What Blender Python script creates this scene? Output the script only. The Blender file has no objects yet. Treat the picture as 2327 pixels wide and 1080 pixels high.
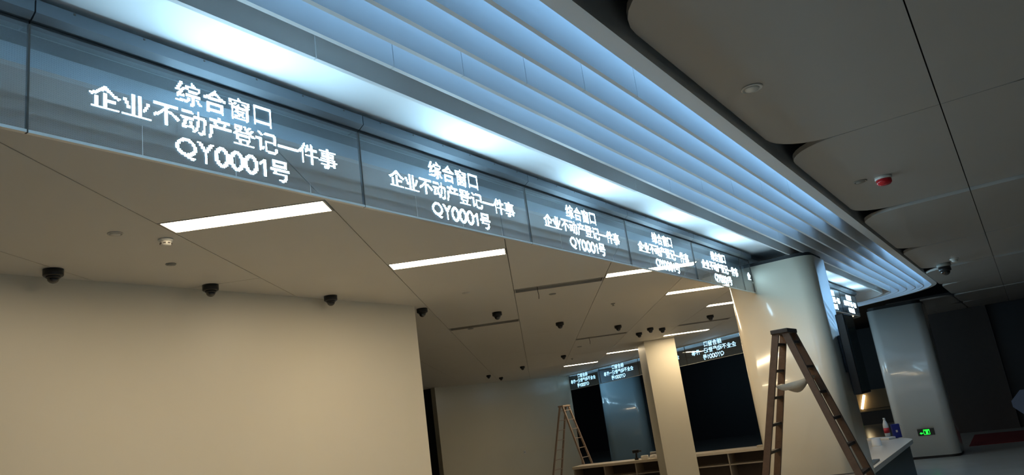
import bpy, bmesh, math, random
import numpy as np
from mathutils import Vector, Matrix

random.seed(4)
SC = bpy.context.scene
COL = SC.collection
EYE = 2.2

# ------------------------------------------------------------------ frames
# world: X = outwards from the sign band, Y = along the band, Z up.
# "grid" frame = the building grid the office ceiling is laid out on.
DV = np.array([.540, .842]); DV = DV / np.hypot(*DV)
NV = np.array([DV[1], -DV[0]])
OG = np.array([-1.77, 2.52])
def g2w(x, y):
    p = np.array([x, y]) - OG
    return float(p @ NV), float(p @ DV)
GRID_ROT = math.atan2(DV[0], NV[0])          # direction of the grid's x axis in the world

# ------------------------------------------------------------------ camera
W, H, FPX = 2327, 1080, 1700.0
def gdir(v):
    return Vector((float(v[:2] @ NV), float(v[:2] @ DV), float(v[2])))
pit, rol = math.radians(14), math.radians(-8)
fw = np.array([0, math.cos(pit), math.sin(pit)]); rt = np.array([1., 0, 0]); up = np.cross(rt, fw)
rt2 = math.cos(rol) * rt + math.sin(rol) * up
up2 = -math.sin(rol) * rt + math.cos(rol) * up
cx, cy = g2w(0, 0)
cam_d = bpy.data.cameras.new('camera'); cam = bpy.data.objects.new('camera', cam_d); COL.objects.link(cam)
R_, U_, F_ = gdir(rt2), gdir(up2), gdir(fw)
M = Matrix(((R_.x, U_.x, -F_.x, cx), (R_.y, U_.y, -F_.y, cy), (R_.z, U_.z, -F_.z, EYE), (0, 0, 0, 1)))
cam.matrix_world = M
cam_d.sensor_fit = 'HORIZONTAL'; cam_d.sensor_width = 36; cam_d.lens = FPX / W * 36
cam_d.clip_start = .05; cam_d.clip_end = 200
SC.camera = cam

# ------------------------------------------------------------------ world and exposure
wd = bpy.data.worlds.new('world'); SC.world = wd; wd.use_nodes = True
bg = wd.node_tree.nodes['Background']; bg.inputs[0].default_value = (.80, .90, 1, 1); bg.inputs[1].default_value = .02
SC.view_settings.view_transform = 'Standard'; SC.view_settings.look = 'None'
SC.view_settings.gamma = 1; SC.view_settings.use_curve_mapping = False
SC.view_settings.exposure = 0.0
TEXT_E, TEXT_FAR, TEXT_BACK, SLOT_E, TAPE_E = 56.0, 18.0, 6.0, 47.0, 9.0

# ------------------------------------------------------------------ materials
MATS = {}
def mat(name, col, rough=.5, metal=0, coat=0, emit=None, es=0, noise=0, nscale=8, bump=0, bscale=40, spec=.5):
    m = bpy.data.materials.new(name); m.use_nodes = True
    nt = m.node_tree; b = nt.nodes['Principled BSDF']
    b.inputs['Base Color'].default_value = (*col, 1); b.inputs['Roughness'].default_value = rough
    b.inputs['Metallic'].default_value = metal; b.inputs['Coat Weight'].default_value = coat
    b.inputs['Coat Roughness'].default_value = .06
    b.inputs['Specular IOR Level'].default_value = spec
    if emit:
        b.inputs['Emission Color'].default_value = (*emit, 1); b.inputs['Emission Strength'].default_value = es
    if noise or bump:
        tc = nt.nodes.new('ShaderNodeTexCoord')
        if noise:
            n = nt.nodes.new('ShaderNodeTexNoise'); n.inputs['Scale'].default_value = nscale; n.inputs['Detail'].default_value = 6
            nt.links.new(tc.outputs['Object'], n.inputs['Vector'])
            r = nt.nodes.new('ShaderNodeMix'); r.data_type = 'RGBA'
            r.inputs[6].default_value = (*[c * (1 - noise) for c in col], 1)
            r.inputs[7].default_value = (*[min(1, c * (1 + noise)) for c in col], 1)
            nt.links.new(n.outputs['Fac'], r.inputs[0]); nt.links.new(r.outputs[2], b.inputs['Base Color'])
        if bump:
            n2 = nt.nodes.new('ShaderNodeTexNoise'); n2.inputs['Scale'].default_value = bscale
            nt.links.new(tc.outputs['Object'], n2.inputs['Vector'])
            bp = nt.nodes.new('ShaderNodeBump'); bp.inputs['Strength'].default_value = bump; bp.inputs['Distance'].default_value = .01
            nt.links.new(n2.outputs['Fac'], bp.inputs['Height']); nt.links.new(bp.outputs['Normal'], b.inputs['Normal'])
    MATS[name] = m
    return m
def emis(name, col, s):
    m = bpy.data.materials.new(name); m.use_nodes = True; nt = m.node_tree
    nt.nodes.remove(nt.nodes['Principled BSDF'])
    e = nt.nodes.new('ShaderNodeEmission'); e.inputs[0].default_value = (*col, 1); e.inputs[1].default_value = s
    nt.links.new(e.outputs[0], nt.nodes['Material Output'].inputs[0]); MATS[name] = m
    return m
def glass_mat(name, tint, haze, hazecol):
    m = bpy.data.materials.new(name); m.use_nodes = True; nt = m.node_tree
    nt.nodes.remove(nt.nodes['Principled BSDF'])
    N = nt.nodes.new
    tr = N('ShaderNodeBsdfTransparent'); tr.inputs[0].default_value = (*tint, 1)
    df = N('ShaderNodeBsdfDiffuse'); df.inputs[0].default_value = (*hazecol, 1)
    gl = N('ShaderNodeBsdfGlossy'); gl.inputs['Roughness'].default_value = .03
    fr = N('ShaderNodeFresnel'); geo = N('ShaderNodeNewGeometry')      # same reflectance on both faces of the thin sheet
    io = N('ShaderNodeMapRange'); io.inputs['To Min'].default_value = 1.5; io.inputs['To Max'].default_value = 1 / 1.5
    nt.links.new(geo.outputs['Backfacing'], io.inputs['Value']); nt.links.new(io.outputs[0], fr.inputs[0])
    # regular grid of LED dots on the film
    tc = N('ShaderNodeTexCoord'); vm = N('ShaderNodeVectorMath'); vm.operation = 'SCALE'; vm.inputs['Scale'].default_value = 110
    nt.links.new(tc.outputs['Object'], vm.inputs[0])
    fx = N('ShaderNodeVectorMath'); fx.operation = 'FRACTION'; nt.links.new(vm.outputs[0], fx.inputs[0])
    sp = N('ShaderNodeSeparateXYZ'); nt.links.new(fx.outputs[0], sp.inputs[0])
    a = N('ShaderNodeMath'); a.operation = 'LESS_THAN'; a.inputs[1].default_value = .38; nt.links.new(sp.outputs['Y'], a.inputs[0])
    b = N('ShaderNodeMath'); b.operation = 'LESS_THAN'; b.inputs[1].default_value = .38; nt.links.new(sp.outputs['Z'], b.inputs[0])
    ab = N('ShaderNodeMath'); ab.operation = 'MULTIPLY'; nt.links.new(a.outputs[0], ab.inputs[0]); nt.links.new(b.outputs[0], ab.inputs[1])
    hz = N('ShaderNodeMath'); hz.operation = 'MULTIPLY_ADD'; hz.inputs[1].default_value = .12; hz.inputs[2].default_value = haze
    nt.links.new(ab.outputs[0], hz.inputs[0])
    mx = N('ShaderNodeMixShader'); nt.links.new(hz.outputs[0], mx.inputs[0])
    nt.links.new(tr.outputs[0], mx.inputs[1]); nt.links.new(df.outputs[0], mx.inputs[2])
    m2 = N('ShaderNodeMixShader'); nt.links.new(fr.outputs[0], m2.inputs[0])
    nt.links.new(mx.outputs[0], m2.inputs[1]); nt.links.new(gl.outputs[0], m2.inputs[2])
    nt.links.new(m2.outputs[0], nt.nodes['Material Output'].inputs[0]); MATS[name] = m
    return m

mat('ceil_paint', (.66, .62, .56), .55, noise=.02, nscale=3)
mat('slab', (.25, .24, .22), .8)
mat('joint_dark', (.10, .09, .08), .8)
mat('wall_beige', (.74, .69, .58), .42, noise=.015, nscale=2)
mat('wall_gloss', (.70, .66, .54), .22, noise=.02, nscale=2)
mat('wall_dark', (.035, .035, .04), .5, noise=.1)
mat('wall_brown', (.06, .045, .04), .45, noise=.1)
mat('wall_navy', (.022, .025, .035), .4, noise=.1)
mat('column_white', (.80, .72, .575), .18, coat=.5)
mat('column_lit_cool', (.72, .735, .71), .18, coat=.5)  # same cladding as the big column, blue sign light put into the colour
mat('column_lit_blue', (.22, .31, .36), .16, coat=.6)  # same columns again, with blue sign light and dimness painted into the colour
mat('black', (.012, .012, .014), .6)
mat('fin_paint', (.74, .76, .78), .42)
mat('soffit_paint', (.82, .84, .86), .6)
mat('hall_panel', (.45, .435, .41), .38, noise=.03, nscale=2)
mat('alu', (.14, .17, .20), .36, metal=.4)
mat('trim_alu', (.8, .8, .78), .3, metal=.4)
mat('floor_stone', (.46, .46, .44), .18, noise=.12, nscale=1.2)
mat('carpet_red', (.17, .010, .014), .9, noise=.25, nscale=30)
mat('cam_black', (.012, .012, .014), .35)
mat('cam_dome', (.006, .006, .008), .06, coat=1)
mat('plastic_white', (.75, .74, .70), .4)
mat('plastic_grey', (.30, .30, .28), .5)
mat('alarm_red', (.55, .01, .02), .25)
mat('wood_ladder', (.115, .062, .034), .6, noise=.35, nscale=14, bump=.3)
mat('wood_dark', (.04, .026, .018), .6, noise=.3, nscale=14)
mat('alu_ladder', (.42, .32, .25), .45, metal=.2, noise=.15, nscale=10)
mat('cloth', (.50, .43, .33), .8, noise=.15, nscale=12, bump=.4)
mat('rope', (.06, .05, .045), .8)
mat('counter_top', (.72, .68, .62), .3, noise=.03)
mat('counter_teal', (.02, .055, .06), .4)
mat('desk_wood', (.62, .53, .42), .4, noise=.05)
mat('shelf_dark', (.10, .07, .055), .5)
mat('shelf_edge', (.34, .29, .24), .5)
mat('pillar_paint', (.76, .70, .57), .4)
mat('screen_glass', (.05, .09, .10), .12, coat=.8)  # teal reflection on the screen put into its base colour
mat('exit_case', (.03, .035, .035), .4)
mat('bottle_clear', (.75, .80, .85), .15)
mat('bottle_red', (.65, .04, .06), .4)
mat('bottle_pink', (.45, .12, .16), .35)
mat('box_blue', (.02, .03, .22), .4)
mat('box_white', (.75, .73, .70), .6)
mat('paper', (.68, .66, .62), .7)
mat('tool_black', (.015, .015, .017), .4)
mat('rubber', (.05, .05, .05), .8)
mat('kiosk_shell', (.32, .38, .55), .35)
mat('slot_off', (.34, .32, .29), .55)
mat('niche_beige', (.34, .24, .13), .5)
for nm, st in (('led_text', TEXT_E), ('led_text_far', TEXT_FAR)):
    # LEDs shine out of the front of the film; only a little leaks out of its back
    m = emis(nm, (.46, .78, 1.0), st)
    nt = m.node_tree; em = nt.nodes['Emission']; ge = nt.nodes.new('ShaderNodeNewGeometry'); mr = nt.nodes.new('ShaderNodeMapRange')
    mr.inputs['To Min'].default_value = st; mr.inputs['To Max'].default_value = TEXT_BACK
    nt.links.new(ge.outputs['Backfacing'], mr.inputs['Value']); nt.links.new(mr.outputs[0], em.inputs[1])
emis('slot_lit', (1.0, .80, .52), SLOT_E)
emis('tape', (.30, .62, 1.0), TAPE_E)
emis('exit_green', (.02, 1.0, .06), 1.6)
emis('niche_tube', (1.0, .80, .45), 6)
glass_mat('glass_led', (.80, .86, .90), .13, (.46, .52, .57))

# ------------------------------------------------------------------ mesh helpers
def link(name, bm, m, parent=None, smooth=False, loc=None):
    me = bpy.data.meshes.new(name); bm.normal_update(); bm.to_mesh(me); bm.free()
    if m: me.materials.append(MATS[m])
    if smooth:
        for p in me.polygons: p.use_smooth = True
    o = bpy.data.objects.new(name, me); COL.objects.link(o)
    if parent: o.parent = parent
    if loc: o.location = loc
    return o
def link_me(name, me, parent=None, loc=None, rz=0):
    o = bpy.data.objects.new(name, me); COL.objects.link(o)
    if parent: o.parent = parent
    if loc: o.location = loc
    o.rotation_euler.z = rz
    return o
def tag(o, label, cat, group=None):
    o['label'] = label; o['category'] = cat
    if group: o['group'] = group
    return o
def struct(o, label=None, cat=None):
    o['kind'] = 'structure'
    if label: o['label'] = label
    if cat: o['category'] = cat
    return o
def empty(name, loc=(0, 0, 0), rz=0):
    o = bpy.data.objects.new(name, None); COL.objects.link(o); o.location = loc; o.rotation_euler.z = rz
    o.empty_display_size = .1
    return o
def B(): return bmesh.new()
def box(bm, x0, x1, y0, y1, z0, z1, bev=0):
    v = [bm.verts.new(p) for p in ((x0, y0, z0), (x1, y0, z0), (x1, y1, z0), (x0, y1, z0), (x0, y0, z1), (x1, y0, z1), (x1, y1, z1), (x0, y1, z1))]
    fs = [bm.faces.new([v[i] for i in f]) for f in ((3, 2, 1, 0), (4, 5, 6, 7), (0, 1, 5, 4), (1, 2, 6, 5), (2, 3, 7, 6), (3, 0, 4, 7))]
    if bev:
        es = list({e for f in fs for e in f.edges})
        bmesh.ops.bevel(bm, geom=es, offset=bev, segments=2, affect='EDGES', profile=.5)
    return bm
def prism(bm, poly, z0, z1):
    a = [bm.verts.new((p[0], p[1], z0)) for p in poly]; b = [bm.verts.new((p[0], p[1], z1)) for p in poly]
    n = len(poly)
    bm.faces.new(a[::-1]); bm.faces.new(b)
    for i in range(n): bm.faces.new((a[i], a[(i + 1) % n], b[(i + 1) % n], b[i]))
    bmesh.ops.recalc_face_normals(bm, faces=bm.faces[:])
    return bm
def lathe(bm, prof, seg=24, c=(0, 0, 0)):
    rings = []
    for r, z in prof:
        if r < 1e-5: rings.append([bm.verts.new((c[0], c[1], c[2] + z))])
        else: rings.append([bm.verts.new((c[0] + r * math.cos(2 * math.pi * i / seg), c[1] + r * math.sin(2 * math.pi * i / seg), c[2] + z)) for i in range(seg)])
    for a, b in zip(rings, rings[1:]):
        for i in range(seg):
            j = (i + 1) % seg
            if len(a) == 1 and len(b) == 1: continue
            if len(a) == 1: bm.faces.new((a[0], b[i], b[j]))
            elif len(b) == 1: bm.faces.new((a[i], a[j], b[0]))
            else: bm.faces.new((a[i], a[j], b[j], b[i]))
    for rg, first in ((rings[0], True), (rings[-1], False)):
        if len(rg) > 1: bm.faces.new(rg[::-1] if first else rg)
    bmesh.ops.recalc_face_normals(bm, faces=bm.faces[:])
    return bm
def beam(bm, p, q, w, h, ref=(0, 0, 1), w2=None, h2=None):
    """rectangular bar from p to q, w across ref x axis, h along ref-ish"""
    p, q = Vector(p), Vector(q); ax = (q - p).normalized(); r = Vector(ref)
    s = ax.cross(r).normalized(); u = s.cross(ax).normalized()
    vs = []
    for c, ww, hh in ((p, w, h), (q, w2 or w, h2 or h)):
        for a, b in ((-1, -1), (1, -1), (1, 1), (-1, 1)): vs.append(bm.verts.new(c + s * a * ww / 2 + u * b * hh / 2))
    for f in ((3, 2, 1, 0), (4, 5, 6, 7), (0, 1, 5, 4), (1, 2, 6, 5), (2, 3, 7, 6), (3, 0, 4, 7)): bm.faces.new([vs[i] for i in f])
    bmesh.ops.recalc_face_normals(bm, faces=bm.faces[:])
    return bm
def tube(bm, pts, r, seg=8):
    rings = []
    for i, p in enumerate(pts):
        p = Vector(p); a = Vector(pts[max(i - 1, 0)]); b = Vector(pts[min(i + 1, len(pts) - 1)])
        ax = (b - a).normalized(); s = ax.orthogonal().normalized(); u = ax.cross(s)
        rings.append([bm.verts.new(p + (s * math.cos(2 * math.pi * k / seg) + u * math.sin(2 * math.pi * k / seg)) * r) for k in range(seg)])
    for a, b in zip(rings, rings[1:]):
        for k in range(seg): bm.faces.new((a[k], a[(k + 1) % seg], b[(k + 1) % seg], b[k]))
    bm.faces.new(rings[0]); bm.faces.new(rings[-1])
    bmesh.ops.recalc_face_normals(bm, faces=bm.faces[:])
    return bm
def rrect(x0, x1, y0, y1, r, seg=8, corners=(1, 1, 1, 1)):
    """ccw polygon; corners order: (x0y0, x1y0, x1y1, x0y1)"""
    out = []
    for (cx_, cy_, a0, on, px, py) in ((x0 + r, y0 + r, 180, corners[0], x0, y0), (x1 - r, y0 + r, 270, corners[1], x1, y0), (x1 - r, y1 - r, 0, corners[2], x1, y1), (x0 + r, y1 - r, 90, corners[3], x0, y1)):
        if not on: out.append((px, py)); continue
        for i in range(seg + 1):
            a = math.radians(a0 + 90 * i / seg); out.append((cx_ + r * math.cos(a), cy_ + r * math.sin(a)))
    return out
def clip(poly, n, c):
    """keep points with n.p <= c"""
    out = []
    for i, p in enumerate(poly):
        q = poly[(i + 1) % len(poly)]
        dp, dq = n[0] * p[0] + n[1] * p[1] - c, n[0] * q[0] + n[1] * q[1] - c
        if dp <= 0: out.append(p)
        if dp * dq < 0:
            t = dp / (dp - dq); out.append((p[0] + (q[0] - p[0]) * t, p[1] + (q[1] - p[1]) * t))
    return out

# ------------------------------------------------------------------ main heights and plan
Z_GB, Z_GT = EYE + 1.30, EYE + 1.755        # sign glass, bottom and top
Z_CEIL = EYE + 1.66                         # office ceiling
Z_FIN = EYE + 1.72                          # bottom of the ribs
Z_SOF = EYE + 1.87                          # white soffit over the signs
Z_CH = Z_FIN + .34                          # top of rib channels
Z_HALL = EYE + 1.78
CORNER = 17.4
TURN = math.radians(56.1)
D2 = (-math.sin(TURN), math.cos(TURN)); N2 = (math.cos(TURN), math.sin(TURN))
RF = .5; TL = RF * math.tan(TURN / 2)
FAR_L = 17.0
def path(s, y0=-5.0, y1=None, u1=FAR_L, seg=16):
    """points of the band line offset outwards by s"""
    pts = [(s, y0)]
    if y1 is not None and y1 <= CORNER - TL: return pts + [(s, y1)]
    for i in range(seg + 1):
        a = TURN * i / seg; pts.append((-RF + (RF + s) * math.cos(a), CORNER - TL + (RF + s) * math.sin(a)))
    pts.append((D2[0] * u1 + N2[0] * s, CORNER + D2[1] * u1 + N2[1] * s))
    return pts
def strip(bm, s0, s1, z0, z1, **k):
    A, C_ = path(s0, **k), path(s1, **k)
    ra = []
    for a, c in zip(A, C_):
        ra.append([bm.verts.new((a[0], a[1], z0)), bm.verts.new((c[0], c[1], z0)), bm.verts.new((c[0], c[1], z1)), bm.verts.new((a[0], a[1], z1))])
    for r, q in zip(ra, ra[1:]):
        for i in range(4):
            j = (i + 1) % 4; bm.faces.new((r[i], q[i], q[j], r[j]))
    bm.faces.new(ra[0]); bm.faces.new(ra[-1])
    bmesh.ops.recalc_face_normals(bm, faces=bm.faces[:])
    return bm

# ------------------------------------------------------------------ floor
bm = B(); box(bm, -24, 16, -10, 46, -.1, 0)
struct(link('floor', bm, 'floor_stone'))
bm = B(); prism(bm, [(.95, 22.95), (9, 23.9), (9, 26.3), (.9, 26.45)], 0, .012)
tag(link('carpet', bm, 'carpet_red'), 'dark red carpet on the hall floor behind the right column', 'carpet')

# ------------------------------------------------------------------ office ceiling
bm = B()
poly = [(-18, -6), (-.10, -6), (-.10, CORNER - .1), (D2[0] * 17.2 - .12, CORNER + D2[1] * 17.2 - .1), (-18, 31)]
prism(bm, poly, Z_CEIL + .05, Z_CEIL + .11)
ceil = struct(link('ceiling', bm, 'slab'))
SW = 1.165; X0 = -2.40
lit = [(0, 5.0), (1, 7.17), (3, 9.32), (4, 11.65), (5, 14.0), (5, 19.0), (4, 22.2), (3, 25.2)]
dark = [(2, 9.52), (3, 16.85), (5, 16.9), (1, 12.3)]
npan = 0
for j in range(-7, 10):
    xa, xb = X0 + SW * j + .0035, X0 + SW * (j + 1) - .0035
    cuts = sorted([y for (jj, y) in lit + dark if jj == j])
    ys = [-4.0]
    for c in cuts: ys += [c - .135, c + .135]
    ys.append(34.0)
    for a, b in zip(ys[::2], ys[1::2]):
        # very long runs are made of several boards
        nb = max(1, round((b - a) / 5.2))
        for q in range(nb):
            ya = a + (b - a) * q / nb + (.004 if q else 0); yb = a + (b - a) * (q + 1) / nb - (.004 if q < nb - 1 else 0)
            pl = [g2w(xa, ya), g2w(xb, ya), g2w(xb, yb), g2w(xa, yb)]
            pl = clip(pl, (1, 0), -.14); pl = clip(pl, (-1, 0), 17.5); pl = clip(pl, (0, -1), 5.5)
            pl = clip(pl, N2, N2[1] * CORNER - .16)
            if len(pl) < 3: continue
            cxm = sum(p[0] for p in pl) / len(pl); cym = sum(p[1] for p in pl) / len(pl)
            if max(p[1] for p in pl) < 5.5 and max(p[0] for p in pl) < -3.6: continue
            bm = B(); prism(bm, pl, Z_CEIL, Z_CEIL + .05)
            link('ceiling_board', bm, 'ceil_paint', ceil); npan += 1

# ------------------------------------------------------------------ slot lights
def slot(jx, y, on, label, wire=False, group=None):
    x, t = g2w(X0 + SW * (jx + .5), y)
    r = empty('slot_light' if on else 'unlit_light_slot', (x, t, Z_CEIL), GRID_ROT)
    hw, hd = SW / 2 - .008, .13
    bm = B()
    for (a0, a1, b0, b1) in ((-hw, hw, -hd, -hd + .012), (-hw, hw, hd - .012, hd), (-hw, -hw + .012, -hd + .012, hd - .012), (hw - .012, hw, -hd + .012, hd - .012)):
        box(bm, a0, a1, b0, b1, -.003, .05)
    link('frame', bm, 'ceil_paint' if on else 'slot_off', r)
    bm = B(); box(bm, -hw + .012, hw - .012, -hd + .012, hd - .012, .0 if on else .03, .045)
    link('diffuser', bm, 'slot_lit' if on else 'slot_off', r)
    if wire:
        bm = B(); tube(bm, [(-.28, 0, .03), (-.28, .005, -.03), (-.275, .0, -.09), (-.28, .004, -.14)], .004)
        link('loose_wire', bm, 'rope', r)
    tag(r, label, 'light', group)
slot(0, 5.0, 1, 'long white slot light nearest the camera, its end behind the first sign panel', group='lit slot lights')
slot(1, 7.17, 1, 'white slot light in the office ceiling below the second sign panel', group='lit slot lights')
slot(3, 9.32, 1, 'white slot light running behind the fourth sign panel', group='lit slot lights')
slot(4, 11.65, 1, 'white slot light left of the big column, running behind the fifth sign panel', group='lit slot lights')
slot(5, 14.0, 1, 'short-looking slot light touching the left edge of the big column', group='lit slot lights')
slot(5, 19.0, 1, 'slot light just over the top of the square beige pillar', group='lit slot lights')
slot(4, 22.2, 1, 'far slot light left of the square beige pillar top', group='lit slot lights')
slot(3, 25.2, 1, 'farthest slot light at the right end of the far beige wall', group='lit slot lights')
slot(2, 9.52, 0, 'grey unlit ceiling slot with a loose wire below the third sign panel', True, 'unlit slots')
slot(3, 16.85, 0, 'thin dark unlit ceiling slot behind the row of small dome cameras', True, 'unlit slots')
slot(5, 16.9, 0, 'dark unlit ceiling slot beside the dome camera near the big column', False, 'unlit slots')
slot(1, 12.3, 0, 'faint unlit ceiling slot above the dark corridor opening', False, 'unlit slots')

# ------------------------------------------------------------------ office walls
bm = B(); box(bm, -3.66, -3.46, -6, 6.13, 0, Z_CEIL)
struct(link('wall_left', bm, 'wall_beige'))
fa, fb = Vector((-14.45, 19.45)), Vector((-12.75, 25.95))
fd = (fb - fa).normalized(); fn = Vector((-fd.y, fd.x))
bm = B(); prism(bm, [tuple(fa), tuple(fb), tuple(fb + fn * .25), tuple(fa + fn * .25)], 0, Z_CEIL)
struct(link('wall_far', bm, 'wall_gloss'))
bm = B(); prism(bm, [(-17.6, 2), (-17.4, 2), (-17.4, 21), (-17.6, 21)], 0, Z_CEIL)
struct(link('wall_corridor', bm, 'wall_dark'))  # unlit corridor: its darkness is painted into this wall and the return
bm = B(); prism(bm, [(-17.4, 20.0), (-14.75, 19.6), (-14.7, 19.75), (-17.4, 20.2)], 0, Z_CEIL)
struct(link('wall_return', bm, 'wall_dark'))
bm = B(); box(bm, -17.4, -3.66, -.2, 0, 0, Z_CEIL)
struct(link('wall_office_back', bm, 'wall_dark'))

# white fascia between office ceiling and soffit, behind the signs
bm = B(); strip(bm, -.14, -.10, Z_CEIL - .03, Z_SOF)
struct(link('trim_2', bm, 'soffit_paint'))

# ------------------------------------------------------------------ ribbed cove
bm = B(); strip(bm, -.16, .53, Z_SOF, Z_SOF + .03)
cove = struct(link('trim_1', bm, 'soffit_paint'))
bm = B(); strip(bm, .53, 1.63, Z_CH, Z_CH + .03)
link('channel_lid', bm, 'fin_paint', cove)
FINS = [.53, .70, .865, 1.03, 1.20, 1.365]
for k, s in enumerate(FINS):
    ys = [-5.0] + [1.0 + .33 * k + 3.4 * i for i in range(5)]
    for a, b in zip(ys, ys[1:] + [None]):                 # each rib is made of butted lengths
        bm = B(); strip(bm, s, s + .024, Z_FIN, Z_CH, y0=a + .003, y1=b - .003 if b else None)
        link('rib', bm, 'fin_paint', cove)
bm = B(); strip(bm, 1.53, 1.63, Z_FIN, Z_CH)
link('outer_ring', bm, 'fin_paint', cove)
for s in FINS[2:] + [1.53]:
    bm = B(); strip(bm, s - .012, s - .001, Z_CH - .07, Z_CH - .055, y1=8.4)
    link('led_tape', bm, 'tape', cove)
    bm = B(); strip(bm, s - .012, s - .001, Z_CH - .07, Z_CH - .055, y0=11.8, u1=4.0)
    link('led_tape', bm, 'tape', cove)

# ------------------------------------------------------------------ hall ceiling
bm = B(); box(bm, -24, 16, -10, 46, Z_CH + .25, Z_CH + .30)
hall = struct(link('ceiling_hall', bm, 'black'))
rows = [-4.75, -1.55, 1.65, 4.75, 8.0, 11.38, 14.5, 17.8, 21.0, 24.2, 27.5]
drop = [0, 0, 0, 0, -.035, -.04, -.075, -.075, -.09, -.09]
def hall_panel(s0, s1, t0, t1, z):
    mid = s0 + 1.12
    for a, b, c in ((s0, mid - .004, (1, 0, 0, 1)), (mid + .004, s1, (0, 1, 1, 0))):
        bm = B(); prism(bm, rrect(a, b, t0 + .006, t1 - .006, .42, 8, c), z, z + .04)
        link('ceiling_panel', bm, 'hall_panel', hall)
for i, (a, b) in enumerate(zip(rows, rows[1:])):
    for s0, s1 in ((1.66, 3.62), (3.66, 5.62), (5.66, 7.62), (7.66, 9.62)):
        hall_panel(s0, s1, a, b, Z_HALL + drop[i])
    if a >= 20.9: hall_panel(-.34, 1.62, a, b, Z_HALL + drop[i])

# ------------------------------------------------------------------ hall walls (dark background)
bm = B(); box(bm, -.75, 2.1, 27.62, 27.8, 0, Z_CH + .25)
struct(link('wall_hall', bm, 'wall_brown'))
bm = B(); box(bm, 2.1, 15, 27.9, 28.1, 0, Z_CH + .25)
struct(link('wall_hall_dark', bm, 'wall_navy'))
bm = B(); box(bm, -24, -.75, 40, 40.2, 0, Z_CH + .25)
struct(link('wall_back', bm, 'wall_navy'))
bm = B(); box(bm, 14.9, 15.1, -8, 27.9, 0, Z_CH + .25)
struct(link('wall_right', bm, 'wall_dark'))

# ------------------------------------------------------------------ LED lettering (dot matrix)
def raster(ch):
    """18 x 18 dot matrix of a character (narrower for Latin ones)"""
    wide = ord(ch) > 255; ny = 18; nx = 18 if wide else {'Q': 13, '1': 6}.get(ch, 9)
    cu = bpy.data.curves.new('lettering', 'FONT'); cu.body = ch; cu.size = 1
    ob = bpy.data.objects.new('lettering', cu); COL.objects.link(ob)
    dg = bpy.context.evaluated_depsgraph_get(); ev = ob.evaluated_get(dg); me = ev.to_mesh()
    me.calc_loop_triangles()
    V = np.array([v.co[:2] for v in me.vertices]); T = np.array([t.vertices[:] for t in me.loop_triangles])
    ev.to_mesh_clear(); bpy.data.objects.remove(ob); bpy.data.curves.remove(cu)
    lo, hi = V.min(0), V.max(0); S = 4
    if wide: c0 = (lo + hi) / 2; m_ = max(.94, (hi - lo).max() * 1.03); lo = np.array([c0[0] - m_ / 2, c0[1] - m_ / 2]); size = np.array([m_, m_])
    else: size = (hi - lo) * np.array([1.06, 1.16]); lo = lo - (hi - lo) * np.array([.03, .08])
    acc = np.zeros((ny * S, nx * S), bool)
    px = (V - lo) / size * np.array([nx * S, ny * S])
    for t in T:
        a, b, c = px[t]
        x0, y0 = np.floor(np.minimum(np.minimum(a, b), c)).astype(int); x1, y1 = np.ceil(np.maximum(np.maximum(a, b), c)).astype(int)
        xs = np.arange(max(x0, 0), min(x1 + 1, nx * S)); ys = np.arange(max(y0, 0), min(y1 + 1, ny * S))
        if len(xs) == 0 or len(ys) == 0: continue
        X, Y = np.meshgrid(xs + .5, ys + .5)
        def e(p, q): return (q[0] - p[0]) * (Y - p[1]) - (q[1] - p[1]) * (X - p[0])
        w0, w1, w2 = e(a, b), e(b, c), e(c, a)
        acc[ys[0]:ys[-1] + 1, xs[0]:xs[-1] + 1] |= ((w0 >= 0) & (w1 >= 0) & (w2 >= 0)) | ((w0 <= 0) & (w1 <= 0) & (w2 <= 0))
    return acc.reshape(ny, S, nx, S).mean((1, 3)) > .34
def dots_mesh(name, g, w, h):
    """lit dots in the local Y (to the reader's right) / Z plane, facing +X"""
    ny, nx = g.shape; dy, dz = w / nx, h / ny; vs, fs = [], []
    for j in range(ny):
        for i in range(nx):
            if not g[j, i]: continue
            cy_, cz_ = -w / 2 + (i + .5) * dy, (j + .5) * dz
            k = len(vs); hy, hz = dy * .49, dz * .44
            vs += [(0, cy_ - hy, cz_ - hz), (0, cy_ + hy, cz_ - hz), (0, cy_ + hy, cz_ + hz), (0, cy_ - hy, cz_ + hz)]
            fs.append((k, k + 1, k + 2, k + 3))
    me = bpy.data.meshes.new(name); me.from_pydata(vs, [], fs); me.materials.append(MATS['led_text' if w < .2 else 'led_text_far'])
    return me
# (text, left, right, bottom, top) as fractions of the panel; every character has its own cell
LINES = [('综合窗口', .345, .655, .675, .935), ('企业不动产登记一件事', .128, .893, .385, .635), ('QY0001号', .342, .705, .075, .325)]
CELLW = {'Q': .80, 'Y': .66, '0': .60, '1': .48}
def one():
    g = np.zeros((18, 8), bool); g[2:16, 4:6] = True
    g[13:15, 3] = True; g[12:14, 2] = True; g[11:13, 1] = True
    return g
RAST = {ch: raster(ch) for L in LINES for ch in L[0]}
RAST['1'] = one()
MESHES = {}
def characters(w, h):
    """[(mesh, y, z, character)] for a panel of width w and height h"""
    key = (round(w, 3), round(h, 3))
    if key not in MESHES:
        out, cache = [], {}
        for txt, l, r, b, t in LINES:
            ws = [CELLW.get(c, 1.0) for c in txt]; unit = (r - l) * w / sum(ws); y = l * w
            for c, cw in zip(txt, ws):
                k = (c, round(unit, 4), b)
                if k not in cache: cache[k] = dots_mesh('character', RAST[c], unit * cw * .97, (t - b) * h)
                out.append((cache[k], y + unit * cw / 2, b * h, c)); y += unit * cw
        MESHES[key] = out
    return MESHES[key]

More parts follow.
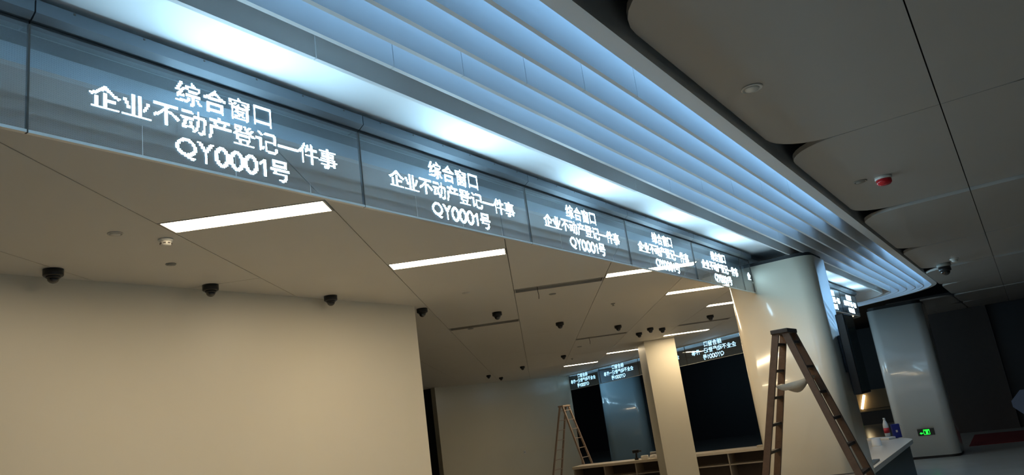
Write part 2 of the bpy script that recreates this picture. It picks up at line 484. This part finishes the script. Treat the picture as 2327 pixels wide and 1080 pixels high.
def sign(p0, rz, w, zb, zt, label, group, text=True, cut=None, buses=True, name='led_sign'):
    """glass sign whose local Y runs along the band from p0; cut = length kept"""
    r = empty(name, (p0[0], p0[1], zb), rz); h = zt - zb; L = cut or w
    bm = B(); box(bm, -.006, 0, .004, L - .004, 0.012, h)
    pane = link('glass_pane', bm, 'glass_led', r)
    bm = B(); box(bm, -.016, .004, .003, L - .003, 0, .012)
    link('bottom_trim', bm, 'trim_alu', r)
    for yy in (.0, L - .0035):
        bm = B(); box(bm, -.014, .002, yy, yy + .0035, .0, h); link('edge_seal', bm, 'joint_dark', r)
    # aluminium channel over the glass: shadow gap, sloping lip, upright face
    prof = [(-.09, h + .014), (.012, h + .014), (.045, h + .034), (.045, h + .09), (-.09, h + .09)]
    bm = B(); a = [bm.verts.new((x, .003, z)) for x, z in prof]; b = [bm.verts.new((x, L - .003, z)) for x, z in prof]
    bm.faces.new(a); bm.faces.new(b[::-1])
    for i in range(5): bm.faces.new((a[i], b[i], b[(i + 1) % 5], a[(i + 1) % 5]))
    bmesh.ops.recalc_face_normals(bm, faces=bm.faces[:])
    pr = link('top_channel', bm, 'alu', r)
    nsc = 6
    for i in range(nsc):
        yy = L * (i + .5) / nsc
        bm = B(); box(bm, .045, .047, yy - .004, yy + .004, h + .078, h + .086); link('screw', bm, 'joint_dark', pr)
    bm = B(); box(bm, -.03, -.002, .003, L - .003, h, h + .014); link('shadow_gap', bm, 'black', r)
    if text:
        for me, y, z, c in characters(w, h):
            if y + .05 > L: continue
            o = link_me('character', me, r, (.001, y, z)); o['label'] = 'glowing white LED character ' + c
    if buses:
        for fr_, hh in ((.256, .30), (.518, .26), (.776, .12)):
            if fr_ * w > L: continue
            bm = B(); y = fr_ * w
            v = [bm.verts.new(p) for p in ((.001, y - .0022, .012), (.001, y + .0022, .012), (.001, y + .0006, .012 + hh * h), (.001, y - .0006, .012 + hh * h), (.003, y, .012))]
            for f in ((0, 1, 4), (1, 2, 4), (2, 3, 4), (3, 0, 4), (3, 2, 1, 0)): bm.faces.new([v[i] for i in f])
            link('film_joint', bm, 'trim_alu', pane)
    tag(r, label, 'sign', group)
    return r
G1 = 'LED signs along the near band'
near = [(-1.70, 'glass LED sign cut off by the left picture edge, blank end showing'),
        (.05, 'largest glass LED sign, first full one from the left with white text'),
        (1.80, 'second large glass LED sign from the left, above the second slot light'),
        (3.55, 'third glass LED sign from the left, over the grey unlit ceiling slot'),
        (5.30, 'fourth glass LED sign from the left, crossed by a slot light'),
        (7.05, 'fifth glass LED sign from the left, last full one before the column')]
for y, lb in near: sign((0, y), 0, 1.75, Z_GB, Z_GT, lb, G1)
sign((0, 8.80), 0, 1.75, Z_GB, Z_GT, 'narrow cut glass LED sign ending at the big column, one character showing', G1, cut=.44)
for y, lb in ((10.32, 'glass LED sign right behind the big column'), (11.85, 'glass LED sign mostly hidden behind the big column'),
              (13.60, 'first glass LED sign to show right of the big column'), (15.35, 'small glass LED sign at the corner beside the right column')):
    sign((0, y), 0, 1.745 if y > 11 else 1.52, Z_GB, Z_GT, lb, 'LED signs right of the big column', text=y > 11)
# rounded plain corner glass
bm = B(); strip(bm, -.012, 0, Z_GB, Z_GT, y0=17.105, u1=1.3)
cg = tag(link('corner_glass', bm, 'glass_led'), 'plain bent glass at the corner of the sign band', 'glass')
FZB = EYE + 1.07
far = [(4.17, 'far mirrored LED sign between the square pillar and the big column'), (7.02, 'far mirrored LED sign mostly hidden behind the square beige pillar'),
       (9.87, 'far mirrored LED sign just left of the square beige pillar, over the blue-lit column'), (12.72, 'far mirrored LED sign second left of the square beige pillar'),
       (15.57, 'farthest mirrored LED sign, cut off by the far beige wall')]
for u, lb in [(1.32, 'far mirrored LED sign hidden behind the big column')] + far:
    sign((D2[0] * u, CORNER + D2[1] * u), TURN, 2.84, FZB, Z_CEIL + .02, lb, 'LED signs along the far band, seen from behind', buses=False)

# small socket on the far beige wall
sp = fa + fd * 3.78
e = empty('wall_socket', (sp.x, sp.y, EYE - 1.08), math.atan2(fd.y, fd.x))
bm = B(); box(bm, -.06, .06, -.012, 0, 0, .12, .004); link('plate', bm, 'plastic_white', e)
bm = B(); box(bm, -.02, .02, -.014, -.012, .04, .08); link('outlet', bm, 'plastic_grey', e)
tag(e, 'small white socket plate on the far beige wall', 'socket')

# ------------------------------------------------------------------ columns
def column(name, x0, x1, y0, y1, ztop, label, r=.2, rot=None, m='column_white', group='white columns in the hall'):
    cx_, cy_ = (x0 + x1) / 2, (y0 + y1) / 2
    e = empty(name, (cx_, cy_, 0), rot or 0)
    a, b = (x1 - x0) / 2, (y1 - y0) / 2
    bm = B(); prism(bm, rrect(-a, a, -b, b, r, 14), .06, ztop)
    s = link('cladding', bm, m, e)
    for p in s.data.polygons: p.use_smooth = abs(p.normal.z) < .5
    bm = B(); prism(bm, rrect(-a + .03, a - .03, -b + .03, b - .03, r - .02, 10), ztop, Z_FIN + .005 if ztop > 3.5 else ztop + .1)
    link('top_recess', bm, 'black', e)
    bm = B(); prism(bm, rrect(-a + .02, a - .02, -b + .02, b - .02, r - .01, 10), 0, .06)
    link('plinth', bm, 'black', e)
    return tag(e, label, 'column', group)
column('column', -.40, .80, 9.25, 10.30, Z_FIN - .045, 'big glossy white column standing behind the wooden ladder', .22)
column('column', -.42, .92, 20.70, 21.95, Z_FIN - .075, 'white column at right with a green exit sign near its foot', .24, m='column_lit_cool')
column('column', -11.95, -10.25, 26.6, 28.0, Z_FIN - .05, 'far blue-lit column seen beyond the desks left of the square pillar', .35, rot=.3, m='column_lit_blue')

# square office pillar
px0, py0 = 3.03, 19.75
bm = B(); prism(bm, [g2w(px0, py0), g2w(px0 + .80, py0), g2w(px0 + .80, py0 + 1.25), g2w(px0, py0 + 1.25)], 0, Z_CEIL)
tag(link('square_pillar', bm, 'pillar_paint'), 'square beige pillar standing in front of the far desk', 'pillar')

# ------------------------------------------------------------------ display on the big column
e = empty('wall_display', (.80, 9.95, EYE - .22))
bm = B(); box(bm, 0, .06, -.18, .18, .3, .8, .01); link('bracket', bm, 'cam_black', e)
bm = B(); box(bm, .06, .17, -.33, .33, 0, 1.07, .012); link('case', bm, 'cam_black', e)
bm = B(); box(bm, .170, .174, -.30, .30, .03, 1.04); link('screen', bm, 'screen_glass', e)
tag(e, 'dark upright display screen mounted on the side of the big column', 'display')

# exit sign on the right column
e = empty('exit_sign', (.28, 20.70, .56))
bm = B(); box(bm, -.19, .19, -.03, 0, 0, .165, .005); link('case', bm, 'exit_case', e)
gr = B()
box(gr, -.055, .085, -.034, -.03, .02, .03); box(gr, -.055, -.045, -.034, -.03, .02, .145); box(gr, .075, .085, -.034, -.03, .02, .145); box(gr, -.055, .085, -.034, -.03, .135, .145)
box(gr, -.005, .045, -.034, -.03, .03, .11); box(gr, -.035, .075, -.034, -.03, .112, .128)
link('doorway_symbol', gr, 'exit_green', e)
gr = B(); prism(gr, [(-.15, 0), (-.11, -.03), (-.11, .03)], 0, .004); box(gr, -.115, -.07, -.012, .012, 0, .004)
for v in gr.verts: v.co = Vector((v.co.x, -.03 - v.co.z, .06 + v.co.y))
link('arrow_symbol', gr, 'exit_green', e)
tag(e, 'small green exit sign with arrow and doorway on the right column', 'exit sign')

# ------------------------------------------------------------------ counters
def inset(s0, s1, **k):
    a, b = path(s0, **k), path(s1, **k); return a + b[::-1]
def counter_piece(bm, s0, s1, z0, z1, y0, u1): return strip(bm, s0, s1, z0, z1, y0=y0, u1=u1, seg=6)
e = empty('service_counter', (0, 14, 0))
def addp(name, m, s0, s1, z0, z1, y0, u1):
    bm = B(); counter_piece(bm, s0, s1, z0, z1, y0, u1)
    for v in bm.verts: v.co.y -= 14
    return link(name, bm, m, e)
addp('worktop', 'counter_top', -.55, .40, .69, .77, 10.45, 2.2)
addp('front_panel', 'counter_teal', .28, .32, 0, .69, 10.45, 2.2)
addp('back_panel', 'counter_teal', -.45, -.42, 0, .69, 10.45, 2.2)
tag(e, 'white topped service counter with teal front right of the big column', 'counter')

# far staff desks: open shelves towards the camera
def desk(p, q, depth, label, nd):
    p, q = Vector(p), Vector(q); L = (q - p).length; rz = math.atan2(q.y - p.y, q.x - p.x)
    e = empty('staff_desk', (p.x, p.y, 0), rz); z = .78
    bm = B(); box(bm, 0, L, 0, depth, z - .075, z, .006); link('desktop', bm, 'desk_wood', e)
    bm = B(); box(bm, .02, L - .02, depth - .06, depth - .03, 0, z - .075); link('back_panel', bm, 'shelf_dark', e)
    for i in range(nd + 1):
        x = .02 + (L - .07) * i / nd
        bm = B(); box(bm, x, x + .03, .04, depth - .06, 0, z - .075); link('upright', bm, 'shelf_edge', e)
    for i in range(nd):
        xa = .05 + (L - .07) * i / nd; xb = .02 + (L - .07) * (i + 1) / nd
        bm = B(); box(bm, xa, xb, .06, depth - .06, .40, .425); link('shelf', bm, 'shelf_edge', e)
    return tag(e, label, 'desk', 'far staff desks')
desk((-8.96, 18.75), (-6.0, 19.0), .7, 'far desk with open shelves left of the square pillar, tools on top', 3)
desk((-5.6, 19.03), (-3.1, 19.20), .7, 'far desk with open shelves between square pillar and wooden ladder', 2)

# ------------------------------------------------------------------ ladders
def ladder(name, loc, rz, hgt, spread, wtop, wbot, n, m, mr, sw, sd, label, rope=False, slim=False):
    """A-frame; local X = spread, local Y = along the rungs"""
    e = empty(name, (*loc, 0), rz)
    zt = hgt - .03
    for sx in (-1, 1):
        for sy in (-1, 1):
            bm = B(); beam(bm, (sx * spread, sy * wbot / 2, 0), (sx * .05, sy * wtop / 2, zt), sd, sw, (1, 0, 0))
            link('stile', bm, m, e)
        for i in range(1, n + 1):
            z = zt * i / (n + .45); f = z / zt; x = sx * (spread + (.05 - spread) * f); w = (wbot + (wtop - wbot) * f) / 2
            bm = B(); beam(bm, (x, -w, z), (x, w, z), sw * .8, .03 if not slim else .022, (0, 0, 1))
            link('rung', bm, mr, e)
    bm = B(); box(bm, -.10, .10, -wtop / 2 - .05, wtop / 2 + .05, hgt - .05, hgt, .008); link('top_cap', bm, mr, e)
    if rope:
        z = 1.22; x = spread + (.05 - spread) * z / zt
        pts = [(-x + 2 * x * i / 12, -wbot * .42, z - .012 * math.sin(math.pi * i / 12)) for i in range(13)]
        bm = B(); tube(bm, pts, .006, 6); link('rope', bm, 'rope', e)
        bm = B(); c = Vector((x + .02, -wbot * .45 - .03, z - .06))
        tube(bm, [c + Vector((.03 * math.cos(a), 0, .03 * math.sin(a))) for a in [2 * math.pi * i / 14 for i in range(15)]], .004, 6); link('hook_ring', bm, 'rope', e)
    return tag(e, label, 'ladder')
ladder('step_ladder', (.56, 8.02), 0, EYE + .66, .84, .34, .60, 9, 'wood_ladder', 'wood_dark', .075, .04, 'worn wooden step ladder standing in front of the big white column', rope=True)
lx, ly = g2w(1.62, 25.0)
ladder('step_ladder', (-10.1, 20.75), GRID_ROT - .65, EYE + .42, .80, .34, .5, 8, 'alu_ladder', 'alu_ladder', .06, .035, 'pale distant step ladder by the end of the far beige wall', slim=True)

# cloth slung between the ladder halves
bm = B(); zc = EYE + .66 - .62; nx_, ny_ = 12, 6; vv = {}
xl = .20
for k, amp in ((0, .25), (1, 1.15)):
    for i in range(nx_ + 1):
        for j in range(ny_ + 1):
            u, v = i / nx_, j / ny_
            sag = .11 * math.sin(math.pi * u) ** .8 * (1 - .25 * abs(2 * v - 1)) + .012 * math.sin(9 * u + 5 * v)
            vv[k, i, j] = bm.verts.new((.56 - xl + 2 * xl * u, 7.86 + .32 * v, zc + .05 * u - sag * amp - .006 * k))
for i in range(nx_):
    for j in range(ny_):
        bm.faces.new((vv[0, i, j], vv[0, i + 1, j], vv[0, i + 1, j + 1], vv[0, i, j + 1]))
        bm.faces.new((vv[1, i, j + 1], vv[1, i + 1, j + 1], vv[1, i + 1, j], vv[1, i, j]))
for i in range(nx_):
    for j in (0, ny_): bm.faces.new((vv[0, i, j], vv[0, i + 1, j], vv[1, i + 1, j], vv[1, i, j]))
for j in range(ny_):
    for i in (0, nx_): bm.faces.new((vv[0, i, j], vv[0, i, j + 1], vv[1, i, j + 1], vv[1, i, j]))
bmesh.ops.recalc_face_normals(bm, faces=bm.faces[:])
tag(link('cloth_sling', bm, 'cloth', smooth=True), 'sagging beige cloth slung between the two halves of the wooden ladder', 'cloth')

# ------------------------------------------------------------------ ceiling devices
def dome_camera(gx, gy, label):
    x, y = g2w(gx, gy); e = empty('dome_camera', (x, y, Z_CEIL))
    bm = B(); lathe(bm, [(.073, 0), (.073, -.048), (.066, -.056), (.0, -.056)], 24); link('base', bm, 'cam_black', e, True)
    bm = B(); lathe(bm, [(.052, -.054), (.052, -.066), (.046, -.072), (.0, -.072)], 24); link('collar', bm, 'cam_black', e, True)
    bm = B(); lathe(bm, [(.044 * math.cos(a), -.070 - .044 * math.sin(a)) for a in [math.pi / 2 * i / 8 for i in range(8)]] + [(0, -.114)], 24); link('dome', bm, 'cam_dome', e, True)
    tag(e, label, 'camera', 'black dome cameras on the office ceiling')
cams = [(-3.59, 5.62, 'black dome camera above the beige wall, nearest the left edge'), (-2.88, 6.86, 'second black dome camera from the left above the beige wall'),
        (-2.09, 8.16, 'third black dome camera from the left above the beige wall'), (-1.32, 9.85, 'black dome camera just right of the beige wall corner'),
        (-.38, 11.1, 'black dome camera below the left end of the grey unlit slot'), (.63, 13.36, 'black dome camera between the grey unlit slot and the thin dark one'),
        (1.87, 15.17, 'black dome camera just above the thin dark unlit slot'), (2.58, 17.3, 'lower dome camera of the three clustered over the square pillar'),
        (2.73, 16.55, 'upper dome camera of the three clustered over the square pillar'), (3.06, 16.95, 'rightmost dome camera of the three clustered over the square pillar'),
        (3.87, 15.7, 'black dome camera closest to the left edge of the big column'), (.94, 20.66, 'small dome camera left of the far slot lights'),
        (-.23, 22.57, 'small far dome camera midway above the far beige wall'), (-1.36, 24.29, 'farthest left dome camera above the far beige wall'), (-1.05, 26.2, 'tiny dome camera touching the top of the far beige wall')]
for a in cams: dome_camera(*a)

x, y = g2w(-2.52, 5.25); e = empty('smoke_detector', (x, y, Z_CEIL))
bm = B(); lathe(bm, [(.052, 0), (.052, -.012), (.046, -.018), (0, -.018)], 24); link('base', bm, 'plastic_white', e, True)
bm = B(); lathe(bm, [(.040, -.018), (.040, -.03), (.034, -.045), (0, -.047)], 24); link('chamber', bm, 'plastic_white', e, True)
for i in range(8):
    a = 2 * math.pi * i / 8; bm = B(); box(bm, .036, .042, -.008, .008, -.038, -.03)
    bmesh.ops.rotate(bm, verts=bm.verts[:], matrix=Matrix.Rotation(a, 3, 'Z')); link('vent_slot', bm, 'joint_dark', e)
tag(e, 'white smoke detector below the left end of the nearest slot light', 'smoke detector')
def disc(gx, gy, r, m, label, world=False, z=None, name='ceiling_cover'):
    x, y = (gx, gy) if world else g2w(gx, gy)
    e = empty(name, (x, y, z or Z_CEIL))
    bm = B(); lathe(bm, [(r, 0), (r, -.006), (r * .9, -.010), (r * .88, -.006), (0, -.006)], 24); link('rim', bm, m, e, True)
    bm = B(); lathe(bm, [(r * .7, -.006), (r * .66, -.012), (0, -.013)], 20); link('plate', bm, m, e, True)
    tag(e, label, 'ceiling cover', 'small round ceiling covers')
disc(-2.81, 5.93, .042, 'plastic_grey', 'small flush round cover below the smoke detector')
disc(-2.73, 4.95, .05, 'ceil_paint', 'faint round cover left of the smoke detector')
disc(-.66, 9.15, .05, 'ceil_paint', 'faint round cover left of the grey unlit slot')
disc(.44, 10.13, .05, 'plastic_grey', 'small round cover just below the grey unlit slot')
disc(-.90, 12.51, .05, 'plastic_grey', 'small round cover left of centre above the corridor opening')
disc(1.28, 18.69, .06, 'plastic_grey', 'small cover below the thin dark unlit slot')
def sprinkler(gx, gy, label):
    x, y = g2w(gx, gy); e = empty('sprinkler', (x, y, Z_CEIL))
    bm = B(); lathe(bm, [(.035, 0), (.035, -.01), (.012, -.014), (.012, -.035), (0, -.035)], 16); link('body', bm, 'plastic_grey', e, True)
    bm = B(); lathe(bm, [(.022, -.035), (.024, -.04), (0, -.042)], 16); link('deflector', bm, 'plastic_grey', e, True)
    tag(e, label, 'sprinkler', 'office ceiling sprinklers')
sprinkler(1.45, 11.9, 'small sprinkler head between the grey slot and the fourth slot light')
sprinkler(1.25, 22.2, 'tiny sprinkler head beside the far dome camera')
# hall ceiling devices
disc(1.88, 3.26, .065, 'plastic_white', 'pale round cover on the nearest hall ceiling panel', True, Z_HALL)
disc(1.96, 6.41, .06, 'plastic_grey', 'faint round cover beside the red alarm on the hall ceiling', True, Z_HALL)
e = empty('fire_alarm', (2.15, 6.47, Z_HALL))
bm = B(); lathe(bm, [(.075, 0), (.075, -.022), (.07, -.028), (0, -.028)], 28); link('base', bm, 'plastic_white', e, True)
bm = B(); lathe(bm, [(.068, -.028), (.066, -.06), (.05, -.078), (0, -.084)], 28); link('lens', bm, 'alarm_red', e, True)
tag(e, 'red and white fire alarm beacon on the hall ceiling', 'alarm')
zz = Z_HALL + drop[5]
e = empty('hall_camera', (2.02, 14.1, zz))
bm = B(); lathe(bm, [(.115, 0), (.115, -.05), (.10, -.06), (0, -.06)], 28); link('base', bm, 'plastic_grey', e, True)
bm = B(); lathe(bm, [(.10, -.06), (.10, -.13), (.09, -.14), (0, -.14)], 28); link('housing', bm, 'cam_black', e, True)
bm = B(); lathe(bm, [(.075 * math.cos(a), -.14 - .075 * math.sin(a)) for a in [math.pi / 2 * i / 8 for i in range(8)]] + [(0, -.215)], 24); link('dome', bm, 'cam_dome', e, True)
tag(e, 'dark dome camera on the hall ceiling near the tip of the ribbed cove', 'camera')
e = empty('smoke_detector', (2.22, 13.7, zz))
bm = B(); lathe(bm, [(.07, 0), (.07, -.015), (.06, -.022), (0, -.022)], 24); link('base', bm, 'plastic_white', e, True)
bm = B(); lathe(bm, [(.05, -.022), (.05, -.045), (.03, -.06), (0, -.062)], 24); link('chamber', bm, 'plastic_white', e, True)
tag(e, 'white smoke detector beside the hall dome camera', 'smoke detector')

# ------------------------------------------------------------------ things on the counters
def bottle(x, y, z, h, body, label_m, label, cap='plastic_white'):
    e = empty('bottle', (x, y, z)); r = h * .15
    bm = B(); lathe(bm, [(r * .9, 0), (r, .02), (r, h * .55), (r * .9, h * .66), (r * .45, h * .85), (r * .35, h * .9), (0, h * .9)], 20); link('body', bm, body, e, True)
    bm = B(); lathe(bm, [(r * 1.03, h * .18), (r * 1.03, h * .46)], 20); link('wrapper', bm, label_m, e, True)
    bm = B(); lathe(bm, [(r * .42, h * .89), (r * .42, h), (0, h)], 14); link('cap', bm, cap, e, True)
    tag(e, label, 'bottle')
CT = .77
bottle(-.30, 18.75, CT, .42, 'bottle_clear', 'bottle_red', 'clear water bottle with red wrapper on the white service counter')
e = empty('blue_box', (.0, 18.05, CT), .4)
bm = B(); box(bm, -.085, .085, -.05, .05, 0, .30, .006); link('carton', bm, 'box_blue', e)
bm = B(); box(bm, -.02, .02, -.052, -.05, .12, .17); link('print', bm, 'paper', e)
bm = B(); v = [bm.verts.new(p) for p in ((.085, -.05, .28), (.085, .05, .28), (.15, .05, .24), (.15, -.05, .24), (.085, -.05, .276), (.085, .05, .276), (.15, .05, .236), (.15, -.05, .236))]
for f in ((0, 1, 2, 3), (7, 6, 5, 4), (0, 3, 7, 4), (1, 5, 6, 2), (2, 6, 7, 3), (0, 4, 5, 1)): bm.faces.new([v[i] for i in f])
link('open_flap', bm, 'paper', e)
tag(e, 'dark blue open carton on the white service counter', 'box')
bm = B(); box(bm, -.055, .055, -.45, .45, 0, .03, .003)
o = link('profile_strip', bm, 'alu'); o.location = (.27, 12.95, CT); tag(o, 'metal strip lying along the edge of the white counter', 'metal strip')
bm = B(); lathe(bm, [(.10, 0), (.10, .02), (.09, .15), (.085, .15), (.085, .02), (0, .02)], 20)
o = link('plastic_cup', bm, 'bottle_clear', smooth=True); o.location = (-.18, 16.4, CT); tag(o, 'clear tub standing on the white service counter', 'cup')
bm = B(); box(bm, -.3, .3, -.12, .12, 0, .05, .01); o = link('folded_wrap', bm, 'paper'); o.location = (-.33, 17.9, CT); o.rotation_euler.z = -.5
tag(o, 'flat pale wrapping lying behind the bottle on the counter', 'wrapping')
# far desk items
DT = .78
e = empty('cordless_drill', (-7.0, 19.10, DT), .2)
bm = B(); box(bm, -.05, .05, -.04, .04, 0, .06, .008); link('battery', bm, 'tool_black', e)
bm = B(); beam(bm, (0, 0, .05), (.02, 0, .20), .045, .05, (0, 1, 0)); link('grip', bm, 'tool_black', e)
bm = B(); box(bm, -.09, .10, -.035, .035, .19, .28, .015); link('motor_body', bm, 'tool_black', e)
bm = B(); tube(bm, [(.10, 0, .235), (.17, 0, .235)], .022, 12); link('chuck', bm, 'cam_black', e)
tag(e, 'black cordless drill standing on the far desk', 'drill')
for (x, y, a, s, lb, h) in ((-6.75, 19.12, .2, .10, 'crumpled white packet beside the cordless drill', .10), (-6.50, 19.2, -.3, .11, 'small white box between drill and pink bottle', .08), (-6.62, 19.45, .5, .09, 'greyish box standing behind the white packets on the far desk', .15)):
    bm = B(); box(bm, -s, s, -s * .7, s * .7, 0, h, .02)
    for v in bm.verts: v.co += Vector((random.uniform(-.01, .01), random.uniform(-.01, .01), random.uniform(0, .012) if v.co.z > .02 else 0))
    o = link('packet', bm, 'box_white' if 'grey' not in lb else 'plastic_grey'); o.location = (x, y, DT); o.rotation_euler.z = a; tag(o, lb, 'packet')
bottle(-6.20, 19.22, DT, .36, 'bottle_pink', 'bottle_pink', 'dark pink bottle on the far desk beside the square pillar', 'cam_black')
bm = B(); box(bm, -.16, .16, -.1, .1, 0, .05, .01); o = link('rag', bm, 'cloth'); o.location = (-3.42, 19.35, DT); tag(o, 'crumpled rag at the right end of the far desk', 'rag')

# ------------------------------------------------------------------ lit niche and kiosk in the background
e = empty('lit_niche', (-3.3, 37.6, 0))
bm = B(); box(bm, -1.2, 1.2, 0, .08, .72, 1.55); link('upper_panel', bm, 'niche_beige', e)
bm = B(); box(bm, -1.2, 1.2, -.06, .0, .60, .70); link('ledge', bm, 'niche_beige', e)
bm = B(); box(bm, -1.2, 1.2, 0, .08, 0, .58); link('lower_panel', bm, 'wall_brown', e)
bm = B(); beam(bm, (-.78, -.10, .74), (-.55, -.10, 1.36), .10, .06, (0, 1, 0)); link('tube_lamp', bm, 'niche_tube', e)
tag(e, 'warm lit niche with a slanting tube lamp beyond the counter', 'niche')
e = empty('kiosk', (2.62, 27.2, 0))
bm = B(); prism(bm, [(-.55, .32), (-.25, 0), (.55, 0), (.55, .8), (-.25, .8), (-.55, .5)], 0, .06)
for v in bm.verts: v.co = Vector((v.co.x, v.co.z, v.co.y + .34))
link('head', bm, 'kiosk_shell', e)
bm = B(); box(bm, -.08, .16, .06, .14, 0, .8, .01); link('stand', bm, 'cam_black', e)
tag(e, 'pale blue angular kiosk panel at the right picture edge', 'kiosk')
